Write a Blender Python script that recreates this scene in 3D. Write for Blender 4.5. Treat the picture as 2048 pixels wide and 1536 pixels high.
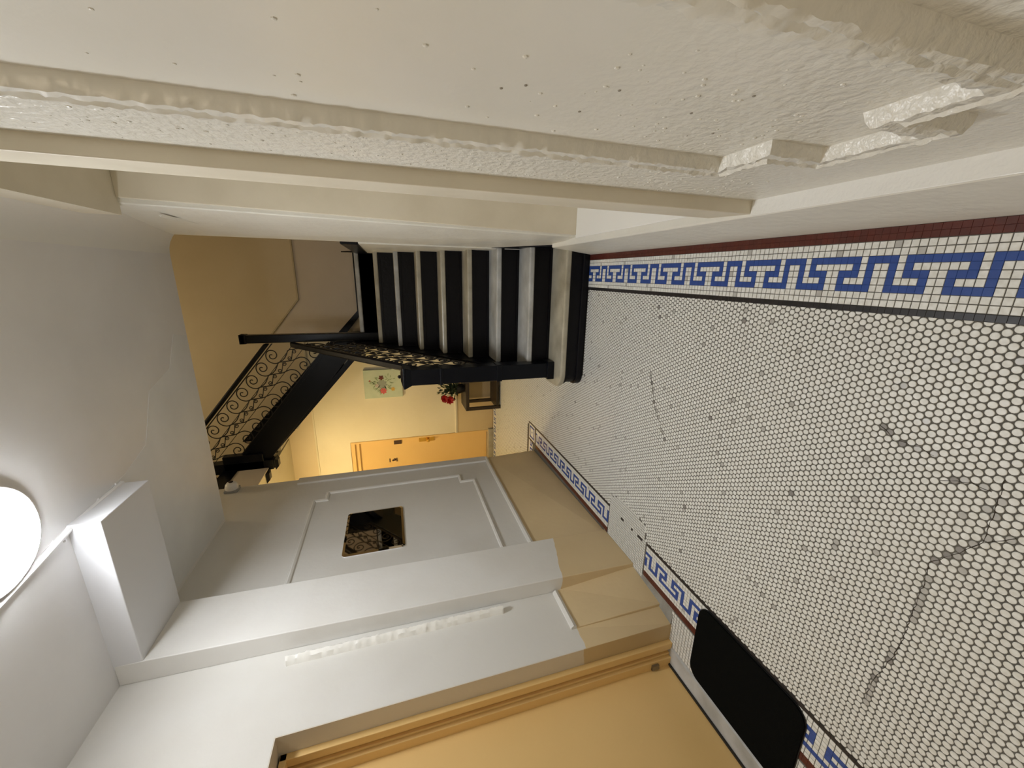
import bpy, bmesh, math, random
from mathutils import Vector, Matrix, noise
random.seed(7)
scene = bpy.context.scene
for o in list(bpy.data.objects): bpy.data.objects.remove(o)
PI = math.pi

# ------------------------------------------------------------------ camera (phone held sideways, ultra wide lens)
VL = Vector((0.01807069, -0.96320212, -0.26816997))    # world +X seen in image axes (x right, y down, z forward)
VD = Vector((-0.29432422, -0.26145404, 0.919247))      # world +Y
VU = Vector((-0.95553477, 0.06231749, -0.28821837))    # world +Z
FPX = 777.0
H = 1.5
cam = bpy.data.cameras.new('camera'); camo = bpy.data.objects.new('camera', cam)
scene.collection.objects.link(camo)
cam.sensor_fit = 'HORIZONTAL'; cam.sensor_width = 36.0; cam.lens = FPX / 2048 * 36.0
cam.clip_start = 0.02; cam.clip_end = 60
right = Vector((VL.x, VD.x, VU.x)); up = -Vector((VL.y, VD.y, VU.y)); back = -Vector((VL.z, VD.z, VU.z))
camo.matrix_world = Matrix(((right.x, up.x, back.x, 0), (right.y, up.y, back.y, 0), (right.z, up.z, back.z, H), (0, 0, 0, 1)))
scene.camera = camo

def project(x, y, z):
    p = VL * x + VD * y + VU * (z - H)
    return (1024 + FPX * p.x / p.z, 768 + FPX * p.y / p.z, p.z) if p.z > .01 else (-9999, -9999, p.z)

# ------------------------------------------------------------------ world, exposure, lights
w = bpy.data.worlds.new('world'); scene.world = w; w.use_nodes = True
w.node_tree.nodes['Background'].inputs[0].default_value = (.8, .78, .75, 1)
w.node_tree.nodes['Background'].inputs[1].default_value = 0.02
scene.view_settings.view_transform = 'Standard'; scene.view_settings.look = 'None'
scene.view_settings.gamma = 1; scene.view_settings.use_curve_mapping = False
scene.view_settings.exposure = 2.66
LAMP_HALL = 14.0       # flush ceiling lamp in the hall (cool white)
LAMP_SIDE = 30.0       # warm lamp in the side passage at the back
LAMP_UP = 7.0          # warm lamp of the upper floor
FILL_ENTRY = 3.8       # added fill light behind the photographer, brightens the hall

# ------------------------------------------------------------------ materials
def mat(name, col, rough=.5, col2=None, nscale=4, nmix=.5, bump=0, bscale=60, metal=0, spec=.5, coat=0, detail=4):
    m = bpy.data.materials.new(name); m.use_nodes = True
    nt = m.node_tree; b = nt.nodes['Principled BSDF']
    b.inputs['Roughness'].default_value = rough; b.inputs['Metallic'].default_value = metal
    b.inputs['Specular IOR Level'].default_value = spec
    if coat: b.inputs['Coat Weight'].default_value = coat; b.inputs['Coat Roughness'].default_value = .15
    b.inputs['Base Color'].default_value = (*col, 1)
    g = nt.nodes.new('ShaderNodeNewGeometry')
    if col2:
        n = nt.nodes.new('ShaderNodeTexNoise'); n.inputs['Scale'].default_value = nscale; n.inputs['Detail'].default_value = detail
        nt.links.new(g.outputs['Position'], n.inputs['Vector'])
        r = nt.nodes.new('ShaderNodeMapRange'); r.inputs[1].default_value = .5 - nmix * .3; r.inputs[2].default_value = .5 + nmix * .3
        nt.links.new(n.outputs['Fac'], r.inputs[0])
        mx = nt.nodes.new('ShaderNodeMix'); mx.data_type = 'RGBA'
        mx.inputs[6].default_value = (*col, 1); mx.inputs[7].default_value = (*col2, 1)
        nt.links.new(r.outputs[0], mx.inputs[0]); nt.links.new(mx.outputs[2], b.inputs['Base Color'])
    if bump:
        n = nt.nodes.new('ShaderNodeTexNoise'); n.inputs['Scale'].default_value = bscale; n.inputs['Detail'].default_value = 3
        nt.links.new(g.outputs['Position'], n.inputs['Vector'])
        bp = nt.nodes.new('ShaderNodeBump'); bp.inputs['Strength'].default_value = bump; bp.inputs['Distance'].default_value = .01
        nt.links.new(n.outputs['Fac'], bp.inputs['Height']); nt.links.new(bp.outputs[0], b.inputs['Normal'])
    return m

def two_tone(name, top, low, z0, slope=0.0, rough=.5, bump=.12, bscale=22):
    """paint job: low colour under the line z = z0 + slope * y, with a hand painted edge"""
    m = mat(name, top, rough, bump=bump, bscale=bscale)
    nt = m.node_tree; b = nt.nodes['Principled BSDF']; L = nt.links.new
    g = nt.nodes.new('ShaderNodeNewGeometry'); s = nt.nodes.new('ShaderNodeSeparateXYZ'); L(g.outputs['Position'], s.inputs[0])
    n = nt.nodes.new('ShaderNodeTexNoise'); n.inputs['Scale'].default_value = 9; L(g.outputs['Position'], n.inputs['Vector'])
    def M(op, a, bb):
        q = nt.nodes.new('ShaderNodeMath'); q.operation = op
        for i, v in enumerate((a, bb)):
            if hasattr(v, 'is_linked'): L(v, q.inputs[i])
            else: q.inputs[i].default_value = v
        return q.outputs[0]
    e = M('SUBTRACT', s.outputs['Z'], M('MULTIPLY', s.outputs['Y'], slope))
    e = M('ADD', e, M('MULTIPLY', n.outputs['Fac'], .03))
    r = M('GREATER_THAN', e, z0 + .015)
    n2 = nt.nodes.new('ShaderNodeTexNoise'); n2.inputs['Scale'].default_value = 1.3; n2.inputs['Detail'].default_value = 4
    L(g.outputs['Position'], n2.inputs['Vector'])
    mx = nt.nodes.new('ShaderNodeMix'); mx.data_type = 'RGBA'
    mx.inputs[6].default_value = (*low, 1); mx.inputs[7].default_value = (*top, 1)
    L(r, mx.inputs[0])
    v = nt.nodes.new('ShaderNodeMix'); v.data_type = 'RGBA'; v.blend_type = 'MULTIPLY'; v.inputs[7].default_value = (.88, .86, .83, 1)
    rr = nt.nodes.new('ShaderNodeMapRange'); rr.inputs[1].default_value = .45; rr.inputs[2].default_value = .65; rr.inputs[4].default_value = .7
    L(n2.outputs['Fac'], rr.inputs[0]); L(rr.outputs[0], v.inputs[0]); L(mx.outputs[2], v.inputs[6]); L(v.outputs[2], b.inputs['Base Color'])
    return m

def glow(name, col, strength):
    m = bpy.data.materials.new(name); m.use_nodes = True
    b = m.node_tree.nodes['Principled BSDF']; b.inputs['Base Color'].default_value = (*col, 1)
    b.inputs['Emission Color'].default_value = (*col, 1); b.inputs['Emission Strength'].default_value = strength
    return m

WHITE = (.70, .685, .65); TAN = (.68, .53, .31); YEL = (.80, .55, .23)
M = {
 'ceiling': mat('ceiling_plaster', (.82, .81, .81), .32, (.75, .74, .74), 1.6, .5, bump=.35, bscale=7),
 'wall_left': two_tone('left_wall_paint', WHITE, TAN, .565),
 'pilaster': two_tone('pilaster_paint', (.77, .76, .735), TAN, 1.03, -.26),
 'jamb': two_tone('jamb_paint', (.68, .62, .53), (.58, .44, .24), .58),
 'right': mat('right_wall_paint', (.80, .785, .72), .38, (.75, .73, .66), 5, .6, bump=.25, bscale=25),
 'rough': mat('rough_plaster_paint', (.76, .74, .67), .30, (.79, .77, .71), 6, .6, bump=.5, bscale=55),
 'gloss': mat('white_gloss_paint', (.88, .87, .83), .3, bump=.1, bscale=20),
 'reveal': mat('cream_reveal_paint', (.76, .70, .57), .5, (.70, .64, .51), 5, .5, bump=.1, bscale=20),
 'back': mat('back_wall_cream', (.80, .745, .58), .55, (.75, .69, .52), 2, .6, bump=.15, bscale=15),
 'backup': mat('stairwell_buff', (.70, .60, .42), .55, (.66, .56, .38), 2, .6, bump=.15, bscale=15),
 'backlow': mat('stairwell_taupe', (.70, .62, .52), .55, (.66, .58, .48), 2, .6, bump=.15, bscale=15),
 'dado': mat('dado_tan', (.62, .50, .30), .5, (.58, .46, .27), 3, .5, bump=.1, bscale=15),
 'door': mat('yellow_door_paint', YEL, .42, (.77, .525, .215), 2, .6, bump=.12, bscale=12),
 'black': mat('black_gloss_paint', (.002, .003, .006), .33, bump=.12, bscale=30, spec=.2),
 'iron': mat('wrought_iron', (.006, .005, .006), .4),
 'riser': mat('black_riser_paint', (.002, .002, .004), .45, bump=.2, bscale=30, spec=.22),
 'marble': mat('worn_marble', (.55, .56, .56), .3, (.30, .30, .28), 7, .8, bump=.1, bscale=20, detail=8),
 'marble_warm': mat('aged_marble', (.50, .47, .38), .3, (.30, .27, .20), 7, .8, bump=.1, bscale=20, detail=8),
 'grout': mat('dark_grout', (.10, .095, .085), .9, (.15, .14, .12), 3, .8),
 'tile': mat('white_tile', (.88, .89, .87), .42, (.66, .65, .60), 55, .9, detail=2),
 'tile2': mat('greyed_tile', (.55, .54, .51), .3, (.42, .41, .39), 30, .8),
 'tiledark': mat('broken_tile_filler', (.22, .21, .20), .5, (.30, .28, .26), 30, .8),
 'tblue': mat('cobalt_tile', (.036, .088, .34), .25, (.030, .070, .27), 40, .8),
 'tred': mat('oxblood_tile', (.115, .022, .014), .3, (.07, .018, .014), 20, .9),
 'tblack': mat('black_tile', (.012, .013, .014), .3, (.03, .025, .028), 20, .9),
 'patch': mat('new_white_tile', (.75, .75, .72), .2),
 'mat': mat('black_carpet', (.004, .005, .005), .95, bump=1, bscale=400, spec=.1),
 'brass': mat('polished_brass', (.75, .50, .14), .25, metal=1),
 'steel': mat('dull_steel', (.30, .28, .25), .45, metal=1),
 'bronze': mat('dark_bronze', (.06, .03, .02), .4),
 'wood': mat('espresso_wood', (.022, .014, .008), .45, (.03, .02, .01), 20, .6),
 'pot': mat('black_pot', (.008, .008, .008), .4),
 'leaf': mat('dark_leaf', (.03, .055, .018), .5, (.015, .03, .01), 30, .8),
 'petal': mat('red_petal', (.45, .01, .01), .5, (.30, .005, .005), 40, .8),
 'plastic': mat('white_plastic', (.75, .74, .74), .35),
 'lens': mat('dark_lens', (.02, .012, .02), .1),
 'raised_strip': mat('light_streak_white', (.92, .91, .87), .25),  # bright white for the streak of light on the right wall
 'line': mat('rail_paint', (.50, .42, .28), .5),
 'dirt': mat('grimy_joint', (.05, .04, .03), .9),
 'lamp': glow('hall_lamp_diffuser', (.90, .925, .95), LAMP_HALL),
 'lamp_side': glow('side_lamp_diffuser', (1.0, .75, .38), LAMP_SIDE),
 'lamp_up': glow('upper_lamp_diffuser', (1.0, .80, .50), LAMP_UP),
 'fill_entry': glow('entry_fill_diffuser', (1.0, .84, .62), FILL_ENTRY),
}
rm = M['rough']; nt_ = rm.node_tree
bn = [n for n in nt_.nodes if n.type == 'BUMP'][0]
gp = nt_.nodes.new('ShaderNodeNewGeometry'); sp_ = nt_.nodes.new('ShaderNodeSeparateXYZ'); nt_.links.new(gp.outputs['Position'], sp_.inputs[0])
r1 = nt_.nodes.new('ShaderNodeMapRange'); r1.inputs[1].default_value = .80; r1.inputs[2].default_value = .88; nt_.links.new(sp_.outputs['Y'], r1.inputs[0])
r2 = nt_.nodes.new('ShaderNodeMapRange'); r2.inputs[1].default_value = 1.25; r2.inputs[2].default_value = .85; nt_.links.new(sp_.outputs['Z'], r2.inputs[0])
ad = nt_.nodes.new('ShaderNodeMath'); ad.operation = 'MAXIMUM'; nt_.links.new(r1.outputs[0], ad.inputs[0]); nt_.links.new(r2.outputs[0], ad.inputs[1])
ml = nt_.nodes.new('ShaderNodeMath'); ml.operation = 'MULTIPLY_ADD'; ml.inputs[1].default_value = .6; ml.inputs[2].default_value = .05
nt_.links.new(ad.outputs[0], ml.inputs[0]); nt_.links.new(ml.outputs[0], bn.inputs['Strength'])
mm = bpy.data.materials.new('mirror_silver'); mm.use_nodes = True
b_ = mm.node_tree.nodes['Principled BSDF']; b_.inputs['Metallic'].default_value = 1; b_.inputs['Roughness'].default_value = .03
b_.inputs['Base Color'].default_value = (.62, .55, .45, 1); M['mirror'] = mm

# ------------------------------------------------------------------ helpers
class MB:
    def __init__(s): s.v = []; s.f = []; s.sm = False
    def add(s, vs, fs):
        k = len(s.v); s.v += [tuple(v) for v in vs]; s.f += [tuple(i + k for i in f) for f in fs]; return s
    def box(s, x0, x1, y0, y1, z0, z1):
        return s.add([(x, y, z) for x in (x0, x1) for y in (y0, y1) for z in (z0, z1)],
                     [(0, 1, 3, 2), (4, 6, 7, 5), (0, 4, 5, 1), (2, 3, 7, 6), (0, 2, 6, 4), (1, 5, 7, 3)])
    def hexa(s, a, b):
        """a, b: two quads (4 points each), joined"""
        return s.add(list(a) + list(b), [(0, 3, 2, 1), (4, 5, 6, 7), (0, 1, 5, 4), (1, 2, 6, 5), (2, 3, 7, 6), (3, 0, 4, 7)])
    def quad(s, *p): return s.add(p, [tuple(range(len(p)))])
    def prism(s, poly, axis, a, b):
        """poly of 2-D points extruded along axis ('x','y','z') from a to b"""
        n = len(poly)
        def P(p, t): return {'x': (t, p[0], p[1]), 'y': (p[0], t, p[1]), 'z': (p[0], p[1], t)}[axis]
        vs = [P(p, a) for p in poly] + [P(p, b) for p in poly]
        fs = [tuple(range(n))[::-1], tuple(range(n, 2 * n))] + [(i, (i + 1) % n, n + (i + 1) % n, n + i) for i in range(n)]
        return s.add(vs, fs)
    def tube(s, pts, r, n=8, cap=True):
        pts = [Vector(p) for p in pts]; rings = []
        ref = None
        for i, p in enumerate(pts):
            t = (pts[min(i + 1, len(pts) - 1)] - pts[max(i - 1, 0)]).normalized()
            if ref is None: ref = Vector((0, 0, 1)) if abs(t.z) < .9 else Vector((1, 0, 0))
            a = (ref - t * ref.dot(t)).normalized(); bb = t.cross(a); ref = a
            rr = r[i] if isinstance(r, (list, tuple)) else r
            rings.append([p + (a * math.cos(2 * PI * k / n) + bb * math.sin(2 * PI * k / n)) * rr for k in range(n)])
        vs = [v for R in rings for v in R]; fs = []
        for i in range(len(pts) - 1):
            for k in range(n): fs.append((i * n + k, i * n + (k + 1) % n, (i + 1) * n + (k + 1) % n, (i + 1) * n + k))
        if cap: fs += [tuple(range(n))[::-1], tuple(range(len(vs) - n, len(vs)))]
        return s.add(vs, fs)
    def lathe(s, prof, c, axis='z', n=24):
        vs = []; fs = []
        for (r, h) in prof:
            for k in range(n):
                a = 2 * PI * k / n; p = (r * math.cos(a), r * math.sin(a))
                vs.append({'z': (c[0] + p[0], c[1] + p[1], c[2] + h), 'x': (c[0] + h, c[1] + p[0], c[2] + p[1]), 'y': (c[0] + p[0], c[1] + h, c[2] + p[1])}[axis])
        for i in range(len(prof) - 1):
            for k in range(n): fs.append((i * n + k, i * n + (k + 1) % n, (i + 1) * n + (k + 1) % n, (i + 1) * n + k))
        fs += [tuple(range(n))[::-1], tuple(range(len(vs) - n, len(vs)))]
        return s.add(vs, fs)

def build(name, mb, m, parent=None, smooth=False, bevel=0):
    me = bpy.data.meshes.new(name); me.from_pydata(mb.v, [], mb.f); me.update()
    bm = bmesh.new(); bm.from_mesh(me); bmesh.ops.recalc_face_normals(bm, faces=bm.faces); bm.to_mesh(me); bm.free()
    for mt in (m if isinstance(m, list) else [m]): me.materials.append(M[mt] if isinstance(mt, str) else mt)
    if smooth:
        for p in me.polygons: p.use_smooth = True
        me.set_sharp_from_angle(angle=math.radians(40))
    o = bpy.data.objects.new(name, me); scene.collection.objects.link(o)
    if parent:
        o.parent = parent; o.matrix_parent_inverse = parent.matrix_basis.inverted()
    if bevel:
        bv = o.modifiers.new('bevel', 'BEVEL'); bv.width = bevel; bv.segments = 2; bv.limit_method = 'ANGLE'
    return o
def struct(o, label=None):
    o['kind'] = 'structure'
    if label: o['label'] = label; 
    return o
def tag(o, label, cat, group=None):
    o['label'] = label; o['category'] = cat
    if group: o['group'] = group
    return o
def empty(name, loc, label, cat, group=None):
    o = bpy.data.objects.new(name, None); scene.collection.objects.link(o); o.location = loc; o.empty_display_size = .1
    return tag(o, label, cat, group)
def stag(o, label, cat):           # a piece of the setting with its own description
    o['kind'] = 'structure'; o['label'] = label; o['category'] = cat; return o
def mix(a, b, t): return tuple(a[i] + (b[i] - a[i]) * t for i in range(len(a)))

def moulding(name, m, parent, path, origin, ea, eb, en, prof, closed=False, jit=0.0, step=.05, smooth=False):
    """sweep profile [(w,h)] along a 2-D path lying in plane (ea,eb), mitred; w to the left of travel, h along en"""
    ea, eb, en, origin = Vector(ea), Vector(eb), Vector(en), Vector(origin)
    P = [Vector(p) for p in path]; n = len(P); rows = []
    segs = n if closed else n - 1
    def nrm(i):
        d = (P[(i + 1) % n] - P[i % n]).normalized(); return Vector((-d.y, d.x))
    for i in range(segs):
        a, bb = P[i], P[(i + 1) % n]
        def mit(j, i0, i1):
            if i0 is None: return nrm(i1)
            if i1 is None: return nrm(i0)
            na, nb = nrm(i0), nrm(i1); q = na + nb; return q / max(q.dot(na), .2)
        m0 = mit(i, (i - 1) % n if (closed or i > 0) else None, i)
        m1 = mit(i + 1, i, (i + 1) % n if (closed or i < segs - 1) else None)
        L = (bb - a).length; k = max(1, int(L / step))
        for j in range(k + (1 if i == segs - 1 else 0)):
            t = j / k; rows.append((a.lerp(bb, t), m0.lerp(m1, t)) if True else None)
            if j == 0 and i > 0: rows[-1] = (a, m0)
    # straight rows inside a segment must keep the plain normal away from the ends
    out = MB(); np_ = len(prof); vs = []
    for (c, q) in rows:
        for (wd, h) in prof:
            p2 = c + q * wd; v = origin + ea * p2.x + eb * p2.y + en * h
            if jit and h > 0:
                d = noise.noise_vector(v * 60) * jit + noise.noise_vector(v * 190) * jit * .7
                v = v + d
            vs.append(v)
    fs = []
    R = len(rows)
    for i in range(R - 1 if not closed else R):
        for k in range(np_ - 1):
            a = i * np_ + k; b2 = ((i + 1) % R) * np_ + k
            fs.append((a, a + 1, b2 + 1, b2))
    if not closed: fs += [tuple(range(np_)), tuple(range((R - 1) * np_, R * np_))]
    out.add(vs, fs)
    return build(name, out, m, parent, smooth=smooth)

# ================================================================== FLOOR
ZG = -.0028
floor = build('floor', MB().box(-4.2, 1.4, -1.6, 5.9, -.12, ZG), 'grout')
struct(floor)
LB, LW = -1.675, -1.655            # left black band
RB0, RB1 = -.095, -.075            # right black band
PYR, PXR = .02045, .0224           # right border tile pitch along / across
PYL, PXL = .0211, .0206            # left border pitch
patch_poly = [(-1.578, 2.236), (-1.541, 2.173), (-1.532, 1.978), (-1.548, 1.827), (-1.654, 1.808), (-1.86, 1.805), (-1.86, 2.245), (-1.69, 2.251)]
def inside(p, poly):
    c = False; n = len(poly)
    for i in range(n):
        (x1, y1), (x2, y2) = poly[i], poly[(i + 1) % n]
        if (y1 > p[1]) != (y2 > p[1]) and p[0] < (x2 - x1) * (p[1] - y1) / (y2 - y1) + x1: c = not c
    return c
def off_poly(p):           # stair footprint / walls
    x, y = p
    if y > 2.83 and x > -.79: return True
    if y > 3.86 and x < -1.66: pass
    return False

def round_verts(n, R, clampx=None, cx=0):
    vs = []; fs = []
    for (r, z) in ((R * .86, 0.0), (R, -.0009), (R, ZG)):
        for k in range(n):
            a = 2 * PI * (k + .5) / n; x = r * math.cos(a)
            if clampx is not None: x = max(min(x, clampx[1] - cx), clampx[0] - cx)
            vs.append((x, r * math.sin(a), z))
    fs.append(tuple(range(n)))
    for i in range(2):
        for k in range(n): fs.append((i * n + k, (i + 1) * n + k, (i + 1) * n + (k + 1) % n, i * n + (k + 1) % n))
    return vs, fs
DP = .0221; RR = .0097; RY = DP * .866
near_v, near_f = round_verts(14, RR)
mid_v, mid_f = round_verts(10, RR)
def far_tile():
    n = 8; vs = [(RR * math.cos(2 * PI * k / n), RR * math.sin(2 * PI * k / n), 0) for k in range(n)]
    vs += [(v[0], v[1], ZG) for v in vs]
    return vs, [tuple(range(n))] + [(k, n + k, n + (k + 1) % n, (k + 1) % n) for k in range(n)]
far_v, far_f = far_tile()
xmax = RB0; rounds = []
j = 0; y = -.25
while y < 5.60:
    x = RB0 - (0 if j % 2 else DP / 2)
    xl = LW if y < 4.09 else -3.6
    while x > xl - RR * .2:
        if not off_poly((x, y)) and not inside((x, y), patch_poly) and not (-1.7 > x and y < 4.13):
            rounds.append((x, y, j))
        x -= DP
    y += RY; j += 1
# dirty joints follow these cracks in the photograph
def cracks_world():
    def fl(px, py):
        r = Vector((px - 1024, py - 768, FPX)); d = Vector((r.dot(VL), r.dot(VD), r.dot(VU))); t = -H / d.z
        return (d.x * t, d.y * t)
    A = [[(2010, 960), (1995, 1010), (1965, 1085), (1900, 1112), (1860, 1125), (1850, 1160), (1825, 1225), (1800, 1290), (1780, 1320), (1745, 1365), (1730, 1400)],
         [(1965, 1085), (2048, 1078)], [(1760, 850), (1790, 880), (1840, 895), (1880, 920)], [(1880, 960), (1940, 965), (2000, 990)],
         [(1300, 740), (1310, 820), (1330, 880)]]
    return [[fl(*p) for p in c] for c in A]
CR = cracks_world()
def seg_d(p, a, b):
    ap = Vector(p) - Vector(a); ab = Vector(b) - Vector(a); t = max(0, min(1, ap.dot(ab) / max(ab.length_squared, 1e-9))); return (ap - ab * t).length
def near_crack(p): return min(seg_d(p, c[i], c[i + 1]) for c in CR for i in range(len(c) - 1))
greys = {}
def cx_cl(x):
    return (None if (x + RR < RB0 and x - RR > LW) else (LW, RB0))
order = []
for i, (x, y, j) in enumerate(rounds):
    px, py, d = project(x, y, 0)
    if 0 < px < 2048 and 0 < py < 1536 and cx_cl(x) is None: order.append((d, i))
order.sort(); single = set(i for d, i in order[:300])
mesh_round = bpy.data.meshes.new('round_tile'); mesh_round.from_pydata(near_v, [], near_f); mesh_round.materials.append(M['tile']); mesh_round.update()
mesh_round2 = mesh_round.copy(); mesh_round2.materials.clear(); mesh_round2.materials.append(M['tile2'])
rest = {'tile': MB(), 'tile2': MB(), 'tiledark': MB()}
def rnd_mat(x, y):
    r = random.random(); nz = noise.noise(Vector((x * 2.2, y * 2.2, 3.1)))
    if r < .0008: return 'tiledark'
    if r < .006 + max(0, nz) * .03: return 'tile2'
    return 'tile'
for i, (x, y, j) in enumerate(rounds):
    cd = near_crack((x, y)) if y < 2.6 else 9
    mt = rnd_mat(x, y)
    jx, jy = random.uniform(-.0004, .0004), random.uniform(-.0004, .0004)
    if cd < .007 and random.random() < .6: mt = 'tile2'
    if cd < .005 and random.random() < .3: mt = 'tiledark'
    if i in single:
        me = mesh_round2 if mt != 'tile' else mesh_round
        o = bpy.data.objects.new('round_tile', me); o.location = (x + jx, y + jy, random.uniform(-.0003, .0001)); scene.collection.objects.link(o); o.parent = floor
        continue
    cl = cx_cl(x)
    if y > 3.98 and x < -1.6: cl = None
    if cl: vs, fs = round_verts(10, RR, cl, x)
    elif y < 1.3: vs, fs = near_v, near_f
    elif y < 2.3: vs, fs = mid_v, mid_f
    else: vs, fs = far_v, far_f
    zz = random.uniform(-.0004, .0001)
    rest[mt].add([(x + jx + v[0], y + jy + v[1], v[2] + zz if v[2] > ZG else v[2]) for v in vs], fs)
build('round_tile_field', rest['tile'], 'tile', floor)['kind'] = 'stuff'
build('grey_round_tile_field', rest['tile2'], 'tile2', floor)['kind'] = 'stuff'
build('dark_round_tile_field', rest['tiledark'], 'tiledark', floor)['kind'] = 'stuff'

# key border tiles: rows counted from the wall side
KEY = ["0########0####", "0#000000#0#00#", "0###00###0#00#", "000#00#000#00#", "####00#####00#"]
def key_at(row, col): return KEY[row][col % 14] == '0'     # True = white
sq = []      # (x, y, wx, wy, material, gap)
cR = .836
for n in range(-100, 110):            # right border columns
    y = cR - PYR * n
    if not (-.25 < y < 2.82): continue
    for r in range(9):
        x = .127 - PXR * (r + .5)
        mt = 'tile' if r < 2 or r > 6 or key_at(r - 2, n) else 'tblue'
        sq.append((x, y, PXR, PYR, mt))
    sq.append(((RB0 + RB1) / 2, y, .0195, PYR, 'tblack'))
    for r in range(2): sq.append((.127 + .0195 * (r + .5) + .001, y, .0195, PYR, 'tred'))
yT = 1.558
def left_ok(x, y):
    if inside((x, y), patch_poly) or (1.80 < y < 2.255 and x < -1.53): return False
    return True
for n in range(-125, 90):
    y = yT + PYL * 4.5 - PYL * n
    if not (-.25 < y < 3.84): continue
    for r in range(9):
        x = -1.8605 + PXL * (r + .5)
        mt = 'tile' if r < 2 or r > 6 or key_at(r - 2, n) else 'tblue'
        if left_ok(x, y): sq.append((x, y, PXL, PYL, mt))
    if left_ok(-1.665, y): sq.append((-1.665, y, .0195, PYL, 'tblack'))
    for r in range(2):
        x = -1.8605 - .0195 * (r + .5)
        if left_ok(x, y): sq.append((x, y, .0195, PYL, 'tred'))
# far corner medallion and the border that turns into the side passage
for i in range(11):
    for k in range(11):
        x = -1.665 - i * PXL * 1.0; y = 3.86 + k * .0215
        ring = max(abs(i - 5), abs(k - 5))
        mt = 'tblack' if ring == 5 else ('tile' if ring in (4, 2, 1) else 'tblue')
        if ring == 3: mt = 'tblue'
        sq.append((x, y, PXL, .0215, mt))
for n in range(0, 70):
    x = -1.665 - PXL * (11 + n)
    for r in range(9):
        y = 3.86 + .0215 * (9 - r)
        mt = 'tile' if r < 2 or r > 6 or key_at(r - 2, n + 6) else 'tblue'
        if y > 3.93: sq.append((x, y, PXL, .0215, mt))
    sq.append((x, 3.86 + .215, PXL, .0195, 'tblack'))
# border at the foot of the back wall
for n in range(0, 150):
    x = -.9 - .021 * n
    for r in range(9):
        y = 5.795 - .021 * (r + .5)
        mt = 'tred' if r < 1 else ('tile' if r < 3 or r > 7 or key_at(r - 3, n) else 'tblue')
        sq.append((x, y, .021, .021, mt))
# white tiles of the repair by the pilaster, and of the door threshold
PT = 0.0185
yy = 1.81
while yy < 2.26:
    xx = -1.93
    while xx < -1.52:
        if inside((xx, yy), [(p[0] if p[0] > -1.85 else -1.95, p[1]) for p in patch_poly]):
            blk = abs(xx + 1.666) < PT * .55 and (1.84 < yy < 1.89 or 1.94 < yy < 1.975 or 2.06 < yy < 2.10)
            sq.append((xx, yy, PT, PT, 'tblack' if blk else 'patch'))
        xx += PT
    yy += PT
yy = .5
while yy < 1.49:
    xx = -2.15
    while xx < -1.91:
        sq.append((xx, yy, .021, .021, 'patch' if yy > 1.30 or xx < -1.95 else 'tile')); xx += .021
    yy += .021
def sq_verts(wx, wy, seam):
    g = .0013 if seam else .00012
    a, b = wx / 2 - g, wy / 2 - g; c = .0006
    vs = [(sx * (a - c), sy * (b - c), 0) for sx, sy in ((-1, -1), (1, -1), (1, 1), (-1, 1))]
    vs += [(sx * a, sy * b, -.0006) for sx, sy in ((-1, -1), (1, -1), (1, 1), (-1, 1))]
    vs += [(sx * a, sy * b, ZG) for sx, sy in ((-1, -1), (1, -1), (1, 1), (-1, 1))]
    fs = [(0, 1, 2, 3)] + [(i * 4 + k, (i + 1) * 4 + k, (i + 1) * 4 + (k + 1) % 4, i * 4 + (k + 1) % 4) for i in range(2) for k in range(4)]
    return vs, fs
order = []
for i, s in enumerate(sq):
    px, py, d = project(s[0], s[1], 0)
    if 0 < px < 2048 and 0 < py < 1536 and not (s[0] < -1.66 and .72 < s[1] < 1.31): order.append((d, i))
order.sort(); single = set(i for d, i in order[:300])
restq = {}; cache = {}
NM = {'tile': 'square_tile', 'tblue': 'blue_tile', 'tred': 'red_tile', 'tblack': 'black_tile', 'patch': 'replacement_tile', 'tile2': 'grey_square_tile'}
for i, (x, y, wx, wy, mt) in enumerate(sq):
    seam = mt in ('tile', 'patch')
    if mt == 'tile' and random.random() < .015: mt = 'tile2'
    dz = .0012 if mt == 'patch' else 0
    if i in single:
        key = (wx, wy, mt)
        if key not in cache:
            vs, fs = sq_verts(wx, wy, seam); me = bpy.data.meshes.new(NM[mt]); me.from_pydata(vs, [], fs); me.materials.append(M[mt]); me.update(); cache[key] = me
        o = bpy.data.objects.new(NM[mt], cache[key]); o.location = (x, y, random.uniform(-.0002, .0001)); scene.collection.objects.link(o); o.parent = floor
        continue
    vs, fs = sq_verts(wx - (.0012 if mt == 'patch' else 0), wy - (.0012 if mt == 'patch' else 0), seam); z = random.uniform(-.0002, .0001) + dz
    restq.setdefault(mt, MB()).add([(x + v[0], y + v[1], v[2] + (z if v[2] > ZG else 0)) for v in vs], fs)
for mt, mb in restq.items(): build(NM[mt] + '_border', mb, mt, floor)['kind'] = 'stuff'
# grimy crack lines between the tiles
cm = MB()
for c in CR:
    pts = []
    for i in range(len(c) - 1):
        k = max(2, int((Vector(c[i + 1]) - Vector(c[i])).length / .012))
        for q in range(k):
            p = mix(c[i], c[i + 1], q / k); pts.append((p[0] + random.uniform(-.003, .003), p[1] + random.uniform(-.003, .003), -.0004))
    cm.tube(pts, [random.uniform(.0006, .0014) for _ in pts], 5)
build('crack', cm, 'dirt', floor)

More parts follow.
